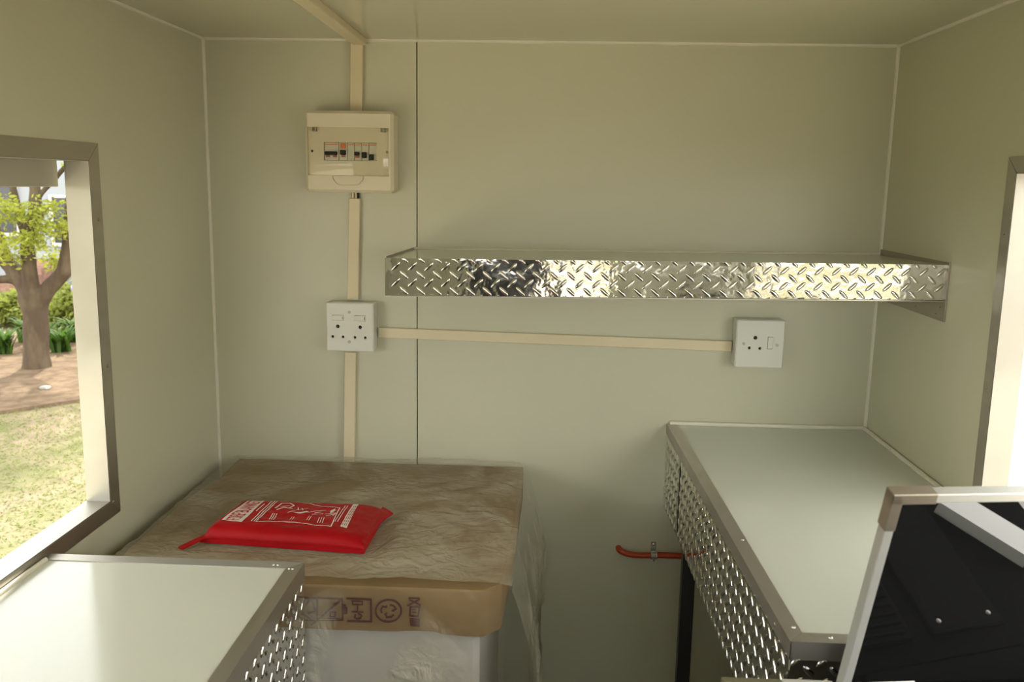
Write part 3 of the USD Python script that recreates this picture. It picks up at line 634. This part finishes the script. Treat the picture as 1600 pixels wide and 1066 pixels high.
on_pouch(Polygon([(a * LS, b * LT) for a, b in fr]).exterior.buffer(.0009), .0005, 'white_print', 'printed_outline')
def blob(pts): return Polygon([(a * LS, b * LT) for a, b in pts])
def lines(*segs, w=.0009): return unary_union([LineString([(a * LS, b * LT) for a, b in q]).buffer(w) for q in segs])
on_pouch(lines([(.33, .70), (.34, .84), (.39, .86), (.43, .80), (.42, .72)], [(.36, .74), (.40, .78)], [(.35, .66), (.38, .72), (.44, .70)], w=.0013), .0005, 'white_print', 'printed_figure')
on_pouch(unary_union([lines([(.44, .58), (.48, .66), (.54, .72)], [(.47, .74), (.49, .66)], [(.50, .72), (.52, .66)]), blob([(.46, .60), (.52, .565), (.58, .60), (.55, .625), (.50, .60)])]), .0005, 'white_print', 'printed_figure')
on_pouch(unary_union([lines([(.58, .62), (.62, .66), (.66, .70)], [(.61, .60), (.64, .64)]), lines([(.60, .56), (.66, .60)])]), .0005, 'white_print', 'printed_figure')
on_pouch(unary_union([blob([(.695, .70), (.71, .76), (.725, .70), (.715, .62), (.70, .63)]), lines([(.68, .60), (.74, .62), (.735, .55)], [(.69, .56), (.73, .58)])]), .0005, 'white_print', 'printed_figure')
for a in (.352, .365, .378): on_pouch(lines([(a + .02, .36), (a, .54)], w=.0006), .0005, 'white_print', 'printed_line')
for a in (.486, .50): on_pouch(lines([(a + .006, .40), (a, .49)], w=.0006), .0005, 'white_print', 'printed_line')
for a in (.590, .604): on_pouch(lines([(a + .006, .41), (a, .52)], w=.0006), .0005, 'white_print', 'printed_line')
for a in (.660, .675, .690): on_pouch(lines([(a + .014, .36), (a, .50)], w=.0006), .0005, 'white_print', 'printed_line')
for a in (.760, .776): on_pouch(lines([(a + .016, .40), (a, .86)], w=.0007), .0005, 'white_print', 'printed_line')
on_pouch(blob([(.803, .925), (.840, .925), (.868, .29), (.826, .30)]), .0005, 'white_print', 'printed_block')
for a in (.820, .832, .843): on_pouch(unary_union([lines([(a + .012 - .020 * (b - .33), b), (a + .011 - .020 * (b - .33), b + .05)], w=.0006) for b in np.arange(.34, .86, .075)]), .0008, 'red_print', 'printed_line')

# ------------------------------------------------------------------ gas hose with clamp
gh = thing('gas_hose', 'orange gas hose clipped to the back wall and running behind the right worktop apron', 'hose', (.23, 0, .68))
hp = np.array([(.1585, .004, .6845), (.1590, -.006, .6840), (.1625, -.0125, .6820), (.1730, -.0145, .6780), (.190, -.0142, .6750), (.2100, -.0135, .6745), (.2330, -.0132, .6760), (.26, -.0135, .6765), (.31, -.014, .6765), (.40, -.016, .676), (.55, -.02, .674)])
tq = np.linspace(0, len(hp) - 1, 60); hp2 = np.stack([np.interp(tq, range(len(hp)), hp[:, k]) for k in range(3)], 1)
for _ in range(3): hp2[1:-1] = (hp2[:-2] + 2 * hp2[1:-1] + hp2[2:]) / 4
part(gh, 'hose', tube(hp2, .0064, 14), 'orange_hose', smooth=50)
cl = part(gh, 'clamp', cat(*[tube([(.2330 + dx, -.0132 + .0078 * math.cos(a), .6758 + .0078 * math.sin(a)) for a in np.linspace(0, 2 * math.pi, 22)], .0015, 6) for dx in (-.0052, -.0026, 0, .0026, .0052)], bx(.2275, .2385, -.0016, -.0004, .6640, .7010, .0004)), 'rivet_metal', smooth=40)
part(cl, 'clamp_screw', rivet((.2332, -.0016, .6955), (0, -1, 0), .0034, .003), 'rivet_metal', smooth=40)
part(cl, 'clamp_screw', cyl((.2330, -.0200, .6668), (.2330, -.008, .6668), .0026, 10), 'rivet_metal', smooth=40)

# ------------------------------------------------------------------ gas griller with black glass lid
B = np.array((.3062, -.970, .9547)); psi = math.radians(8); th = math.radians(15.7)
ee = np.array((math.cos(psi), math.sin(psi), 0)); bb = np.array((-math.sin(psi), math.cos(psi), 0))
dd = np.array((0, 0, 1)) * math.cos(th) - bb * math.sin(th); nn = np.cross(ee, dd); nn = nn if nn[1] < 0 else -nn
gr = thing('gas_griller', 'gas griller with a raised black glass lid in a silver frame in the right foreground', 'griller', (.43, -1.1, 0))
GY0, GY1, GX0, GX1, GZ = -1.27, -.9665, .185, XR - .004, .9476
part(gr, 'body', bx(GX0, GX1, GY0, GY1 - .002, .60, GZ - .012, .004), 'stove_steel')
part(gr, 'hob', cat(bx(GX0 + .004, GX1 - .002, GY0, GY1 - .006, GZ - .0125, GZ, .001), bx(.338, GX1 - .002, GY1 - .010, -.9105, GZ - .0125, GZ, .001)), 'hob_enamel')
part(gr, 'rear_rim', bx(GX0, .245, GY1 - .010, GY1, GZ - .014, GZ + .006, .001), 'olive_steel')
part(gr, 'rear_rim', bx(.2455, .298, GY1 - .010, GY1, GZ - .014, GZ + .0065, .001), 'lid_frame_metal')
for x in (GX0 + .01, GX1 - .04):
    for y in (GY0 + .01, GY1 - .045): part(gr, 'leg', sqtube(x, x + .03, y, y + .03, 0, .602), 'black_steel')
for x in (.28, .41, .54): part(gr, 'knob', cat(cyl((x, GY0, .87), (x, GY0 - .022, .87), .021, 20, .018), bx(x - .003, x + .003, GY0 - .026, GY0 - .004, .853, .887, .001)), 'black_toggle', smooth=40)
rp = part(gr, 'grill_plate', bx(.218, .412, -1.23, -.998, GZ, GZ + .006, .003), 'cast_iron')
for y in np.arange(-1.22, -1.006, .011): part(rp, 'rib', bx(.224, .406, y, y + .004, GZ + .005, GZ + .0085, .0012), 'cast_iron')
bp = part(gr, 'burner_plate', bx(.435, .525, -1.23, -1.000, GZ, GZ + .004, .002), 'cast_iron')
for x, y in ((.450, -1.015), (.512, -1.015), (.450, -1.215), (.512, -1.215)): part(bp, 'bolt', rivet((x, y, GZ + .004), (0, 0, 1), .003), 'stove_steel', smooth=40)
def L_(u, v, w): return B + u * ee + v * dd + w * nn
LH, LW, FWm = .2323, .348, .0102
def lb(u0, u1, v0, v1, w0, w1, c=.0008):
    v, f = bx(u0, u1, v0, v1, w0, w1, c); w = B + v[:, :1] * ee + v[:, 1:2] * dd + v[:, 2:] * nn
    if np.dot(np.cross(ee, dd), nn) < 0: f = f[:, ::-1]
    return w, f
part(gr, 'lid_glass', lb(.004, LW - .004, -.006, LH - .004, -.006, -.0015, .0004), 'black_glass', label='black reflective glass of the raised lid')
lf = part(gr, 'lid_frame', cat(lb(0, FWm * .9, -.010, LH, -.010, .003), lb(0, LW, LH - FWm * .95, LH, -.010, .003), lb(LW - FWm, LW, -.010, LH, -.010, .003)), 'lid_frame_metal')
part(lf, 'corner_cap', cat(lb(-.0010, FWm * .95, LH - .040, LH + .0008, -.011, .0040), lb(-.0010, .042, LH - FWm, LH + .0010, -.011, .0040)), 'corner_cap_metal', label='brownish metal corner cap')
part(lf, 'corner_cap', cat(lb(LW - FWm, LW + .001, LH - .040, LH + .0008, -.011, .0040), lb(LW - .042, LW + .001, LH - FWm, LH + .0010, -.011, .0040)), 'corner_cap_metal')
part(gr, 'lid_hinge', cyl(L_(.03, -.008, -.004), L_(.08, -.008, -.004), .005, 12), 'stove_steel', smooth=40)
part(gr, 'lid_hinge', cyl(L_(.22, -.008, -.004), L_(.27, -.008, -.004), .005, 12), 'stove_steel', smooth=40)
# the pale flat bar that the lid mirrors
A0 = np.array((.5323, -1.1545)); ad = np.array((.55, .835)); an = np.array((.835, -.55))
bar = [(*(A0 + ad * a + an * b), z) for a in (0, .110) for b in (0, .035) for z in (GZ + .0005, GZ + .0195)]
solo('flat_bar', hull(bar), 'white_bar_paint', 'white painted flat bar on the griller hob, seen mirrored in the black glass lid', 'bar')

# ------------------------------------------------------------------ outdoors
G = -.5
gx, gy = np.meshgrid(np.linspace(-34, 34, 60), np.linspace(-30, 38, 60), indexing='ij')
solo('ground', grid(np.stack([gx, gy, np.full(gx.shape, G - .02)], -1)), 'lawn_ground', kind='structure')
sb = Polygon([(-9, 4.55), (-7.2, 4.4), (-5.6, 4.85), (-4.58, 5.27), (-4.1, 5.80), (-3.2, 6.6), (-2.5, 8.0), (-4, 9.0), (-7, 8.6), (-10, 8.2)]).buffer(.15).buffer(-.1)
solo('soil_bed', ext(sb, .03, (0, 0, G - .02), (1, 0, 0), (0, 1, 0), (0, 0, 1)), 'soil', kind='structure')
drive = sbox(1.6, -14, 7.5, 22)
solo('yard', ext(sbox(-4.5, -16, 1.6, -2.3), .02, (0, 0, G - .018), (1, 0, 0), (0, 1, 0), (0, 0, 1)), 'yard_paving', kind='structure')
solo('driveway', ext(drive, .02, (0, 0, G - .018), (1, 0, 0), (0, 1, 0), (0, 0, 1)), 'pale_paving', kind='structure')
# grass blades near the window's view
n = 40000
bx_ = rng.uniform(-6.6, -1.4, n); by_ = rng.uniform(.2, 6.6, n)
keep = np.array([not sb.contains(Point(a, b)) for a, b in zip(bx_, by_)]) ; bx_, by_ = bx_[keep], by_[keep]; n = len(bx_)
ang = rng.uniform(0, 2 * np.pi, n); hh = rng.uniform(.008, .026, n); lean = rng.uniform(-.04, .04, (n, 2)); ww = .006
v = np.stack([np.c_[bx_ + np.cos(ang) * ww, by_ + np.sin(ang) * ww, np.full(n, G - .02)], np.c_[bx_ - np.cos(ang) * ww, by_ - np.sin(ang) * ww, np.full(n, G - .02)], np.c_[bx_ + lean[:, 0], by_ + lean[:, 1], G - .02 + hh]], 1).reshape(-1, 3)
solo('grass', (v, np.arange(3 * n).reshape(-1, 3)), 'grass_blade', 'short patchy lawn grass outside the left window', 'grass', kind='stuff')

def bones(segs, res=.05, it=8):
    """segs: [(p0, r0, p1, r1)] -> one smooth continuous surface"""
    tot = None
    for p0, r0, p1, r1 in segs:
        s = m3.Manifold.hull_points(np.vstack([np.array(p0) + np.array(trimesh.creation.icosphere(2, r0).vertices), np.array(p1) + np.array(trimesh.creation.icosphere(2, r1).vertices)]))
        tot = s if tot is None else tot + s
    v, f = verts(tot.refine_to_length(res)); t = trimesh.Trimesh(v, f); trimesh.smoothing.filter_taubin(t, iterations=it)
    d = meshkit.fbm(t.vertices * 9, 3, 2) - .5; t.vertices += t.vertex_normals * d[:, None] * .018
    return t
def leaves(cen, rad, n, size, seed, flat=.6):
    r = np.random.default_rng(seed); c = np.repeat(np.array(cen, float), n, 0) + r.normal(0, 1, (n * len(cen), 3)) * np.repeat(np.array(rad, float), n, 0)[:, None] * np.array((1, 1, flat))
    k = len(c); a = r.normal(0, 1, (k, 3)); a[:, 2] *= .6; a /= np.linalg.norm(a, axis=1, keepdims=True); b = np.cross(a, r.normal(0, 1, (k, 3))); b /= np.linalg.norm(b, axis=1, keepdims=True)
    s = size * r.uniform(.6, 1.2, k)[:, None]
    v = np.stack([c - a * s, c + b * s * .45, c + a * s, c - b * s * .45], 1).reshape(-1, 3); i = np.arange(k)[:, None] * 4
    return v, np.vstack([i + [0, 1, 2], i + [0, 2, 3]])
TY = 6.964
tr = thing('tree', 'three-limbed tree with bright yellow-green spring leaves outside the left window', 'tree', (-5.25, TY, G))
segs = [((-5.25, TY, G - .1), .155, (-5.245, TY, G + .12), .125), ((-5.245, TY, G + .12), .125, (-5.22, TY, .05), .118), ((-5.22, TY, .05), .118, (-5.24, TY, .24), .135),
        ((-5.24, TY, .22), .105, (-5.36, TY + .02, .42), .085), ((-5.36, TY + .02, .42), .085, (-5.52, TY + .05, .60), .075), ((-5.52, TY + .05, .60), .075, (-5.72, TY + .1, 1.15), .06), ((-5.72, TY + .1, 1.15), .06, (-5.95, TY, 2.1), .04),
        ((-5.24, TY, .22), .09, (-5.225, TY - .05, .52), .072), ((-5.225, TY - .05, .52), .072, (-5.22, TY - .05, .80), .066), ((-5.22, TY - .05, .80), .066, (-5.14, TY, 1.06), .075), ((-5.14, TY, 1.06), .072, (-5.13, TY, 1.35), .045), ((-5.13, TY, 1.35), .045, (-5.2, TY, 2.2), .03), ((-5.22, TY - .05, .82), .05, (-5.34, TY, 1.20), .035), ((-5.34, TY, 1.20), .035, (-5.40, TY, 2.0), .025),
        ((-5.22, TY, .12), .095, (-5.06, TY + .02, .34), .078), ((-5.06, TY + .02, .34), .078, (-4.88, TY, .50), .07), ((-4.90, TY, .48), .066, (-4.84, TY, .74), .055), ((-4.84, TY, .74), .055, (-4.78, TY, 1.2), .045), ((-4.78, TY, 1.2), .045, (-4.6, TY, 2.2), .03),
        ((-5.02, TY, 1.32), .022, (-4.88, TY, 1.46), .024), ((-4.88, TY, 1.46), .022, (-4.74, TY, 1.60), .02), ((-5.13, TY, 1.20), .02, (-5.02, TY, 1.32), .022),
        ((-5.36, TY + .02, .40), .045, (-5.62, TY - .1, .42), .04), ((-5.62, TY - .1, .42), .04, (-6.1, TY - .2, .62), .03)]
part(tr, 'trunk', bones(segs), 'bark', smooth=True)
C = [(-5.55, TY - .2, 1.12), (-5.42, TY - .3, 1.0), (-5.30, TY - .25, 1.16), (-5.16, TY - .35, 1.08), (-5.02, TY - .3, 1.10), (-4.92, TY - .3, .98), (-4.84, TY - .25, .92), (-5.05, TY - .35, .86), (-4.98, TY - .3, .78), (-4.86, TY - .25, 1.14), (-5.58, TY - .2, .92), (-5.30, TY - .2, .66), (-5.32, TY - .2, .78), (-5.05, TY + .2, .55), (-5.0, TY + .1, .62), (-4.75, TY - .2, .98)]
part(tr, 'foliage', leaves(C, [.078] * len(C), 140, .029, 3), 'spring_leaf', kind='stuff')
C2 = [(-5.25 + rng.normal(0, .9), TY + rng.normal(0, .8), rng.uniform(1.7, 3.3)) for _ in range(36)]
part(tr, 'crown', leaves(C2, [.28] * len(C2), 150, .06, 4), 'spring_leaf', kind='stuff')

def clump(x, y, h, nl, seed, flower, lab):
    r = np.random.default_rng(seed)
    t = thing('bed_plant', lab, 'plant', (x, y, G), group='strap-leaved plants in the bed behind the tree')
    V, F, k = [], [], 0
    for _ in range(nl):
        a = r.uniform(0, 2 * np.pi); L = h * r.uniform(.7, 1.2); d0 = np.array((math.cos(a), math.sin(a), 0)); sd = np.array((-d0[1], d0[0], 0)); u = np.linspace(0, 1, 5)
        c = np.array((x, y, G)) + r.normal(0, .04, 3) * (1, 1, 0) + d0 * (u ** 1.6 * L * .45)[:, None] + np.array((0, 0, 1)) * (L * (u - .45 * u ** 2.2))[:, None]
        w = (.018 * (1 - u ** 2) + .002)[:, None]
        V.append(np.stack([c - sd * w, c + sd * w], 1).reshape(-1, 3)); q = np.arange(4)[:, None] * 2
        F.append(np.vstack([q + [0, 1, 3], q + [0, 3, 2]]) + k); k += 10
    part(t, 'leaves', (np.vstack(V), np.vstack(F)), 'bed_leaf', kind='stuff')
    if flower:
        p = (x + r.normal(0, .04), y - .05, G + h * 1.36)
        sm = part(t, 'flower_stem', tube([(x, y, G), ((x + p[0]) / 2 + .01, y, G + h), p], .006, 6), 'bed_leaf')
        fv = trimesh.creation.icosphere(1, .035); pts = np.array(fv.vertices)
        part(sm, 'flower_head', cat(*[(np.array(trimesh.creation.icosphere(0, .018).vertices) + np.array(p) + q * 1.3, np.array(trimesh.creation.icosphere(0, .018).faces)) for q in pts]), 'flower_purple')
ordn = ['leftmost', 'second from the left', 'third from the left', 'fourth from the left', 'fifth from the left', 'sixth from the left', 'seventh from the left', 'rightmost']
plants = [(-6.55, 7.90, .40, 0), (-6.14, 8.35, .46, 1), (-6.00, 7.62, .44, 0), (-5.78, 8.02, .46, 0), (-5.62, 8.44, .48, 1), (-5.46, 7.80, .44, 0), (-5.16, 8.36, .44, 0), (-5.02, 7.85, .40, 0)]
for i, (x, y, h, fl_) in enumerate(plants):
    clump(x, y, h, 84, 100 + i, fl_, f'green strap-leaved plant {"with a purple flower, " if fl_ else ""}{ordn[i]} of eight behind the tree')
def shrub(x, y, z, r, seed, label):
    t = thing('shrub', label, 'shrub', (x, y, G))
    part(t, 'stem', bones([((x, y, G - .05), .05, (x, y, z), .03), ((x, y, z - .2), .03, (x + r * .5, y, z + r * .4), .02), ((x, y, z - .2), .03, (x - r * .5, y, z + r * .4), .02)], .06, 4), 'bark', smooth=True)
    rr = np.random.default_rng(seed); C = [np.array((x, y, z)) + rr.normal(0, .42, 3) * r for _ in range(26)]
    part(t, 'foliage', leaves(C, [r * .3] * 26, 110, .045, seed), 'shrub_leaf', kind='stuff')
shrub(-6.25, 10.6, -.22, .36, 52, 'low leafy shrub right of the tree trunk before the house steps')
shrub(-9.6, 11.6, .3, .5, 53, 'tall loose shrub at the left edge of the left window view')
for i, x in enumerate((-8.05, -7.15, -6.25, -5.35)):
    shrub(x, 9.45 + .12 * (i % 2), -.30, .25, 60 + i, f'low yellow-green bush beyond the plant bed, {ordn[i] if i < 3 else ordn[-1]} of four')
for i, (x, y, hgt_, lab) in enumerate([(-8.6, -6.2, 3.6, 'broad garden tree left of the trailer beside the yard'), (-9.0, 1.6, 3.2, 'broad garden tree left of the trailer nearer the house')]):
    t = thing('garden_tree', lab, 'tree', (x, y, G))
    part(t, 'trunk', bones([((x, y, G - .1), .20, (x, y, G + 1.4), .15), ((x, y, G + 1.4), .14, (x + .6, y + .4, G + 2.6), .08), ((x, y, G + 1.4), .14, (x - .5, y - .6, G + 2.6), .08)], .12, 4), 'bark', smooth=True)
    rr = np.random.default_rng(90 + i)
    part(t, 'foliage', leaves([np.array((x, y, G + hgt_ * .62)) + rr.normal(0, .62, 3) * (1.3, 1.6, .9) for _ in range(60)], [.42] * 60, 130, .10, 95 + i), 'shrub_leaf', kind='stuff')
# white house beyond the garden
HY = 14.2
ho = thing('house', 'white house with dark windows and brick steps beyond the garden', 'house', (-9, HY, G))
part(ho, 'wall', bx(-17, -4.5, HY, HY + .3, G - .1, 4.2), 'house_render')
part(ho, 'wall', bx(-4.8, -4.5, HY, HY + 7, G - .1, 4.2), 'house_render')
part(ho, 'roof', hull([(-17.5, HY - .5, 4.2), (-4.0, HY - .5, 4.2), (-17.5, HY + 7.5, 4.2), (-4.0, HY + 7.5, 4.2), (-16, HY + 3.5, 6.4), (-6, HY + 3.5, 6.4)]), 'roof_tile')
for a, b, c, d_ in ((-9.04, -8.25, .236, 1.05), (-10.95, -9.72, .40, 1.25), (-13.2, -12.2, .3, 1.2), (-7.3, -6.5, .3, 1.2)):
    w = part(ho, 'window', cat(bx(a - .05, b + .05, HY - .04, HY + .01, c - .06, c), bx(a - .05, b + .05, HY - .04, HY + .01, d_, d_ + .05), bx(a - .05, a, HY - .04, HY + .01, c, d_), bx(b, b + .05, HY - .04, HY + .01, c, d_), bx((a + b) / 2 - .02, (a + b) / 2 + .02, HY - .03, HY + .01, c, d_)), 'window_timber')
    part(w, 'pane', bx(a, b, HY - .012, HY - .002, c, d_), 'window_dark')
for i in range(4):
    part(ho, 'step', bx(-9.42, -9.00, HY - .30 * (4 - i), HY - .30 * (3 - i) + .01, G - .02, G + .11 * (i + 1)), 'step_brick')
# pale scraps lying on the soil
for i, (x, y, s, lab) in enumerate([(-4.62, 6.02, .040, 'white scrap lying on the soil right of the tree'), (-4.95, 7.35, .05, 'round white stone among the plants right of the tree'), (-5.35, 5.50, .035, 'small pale chip on the soil left of the white scrap')]):
    ic = trimesh.creation.icosphere(2, s); vv = np.array(ic.vertices) * (1.3, .9, .55); vv += (meshkit.fbm(vv * 30 + i, 2, i)[:, None] - .5) * .02
    solo('stone', (vv + (x, y, G + .01 + s * .35), np.array(ic.faces)), 'scrap_white', lab, 'stone', smooth=True)
# sunlit white wall across the driveway, right of the trailer
solo('boundary_wall', cat(bx(7.5, 7.75, -14, 30, G - .1, 2.9), bx(7.45, 7.8, -14, 30, 2.9, 3.0)), 'wall_whitewash', 'sunlit white boundary wall beyond the driveway outside the right window', 'wall')
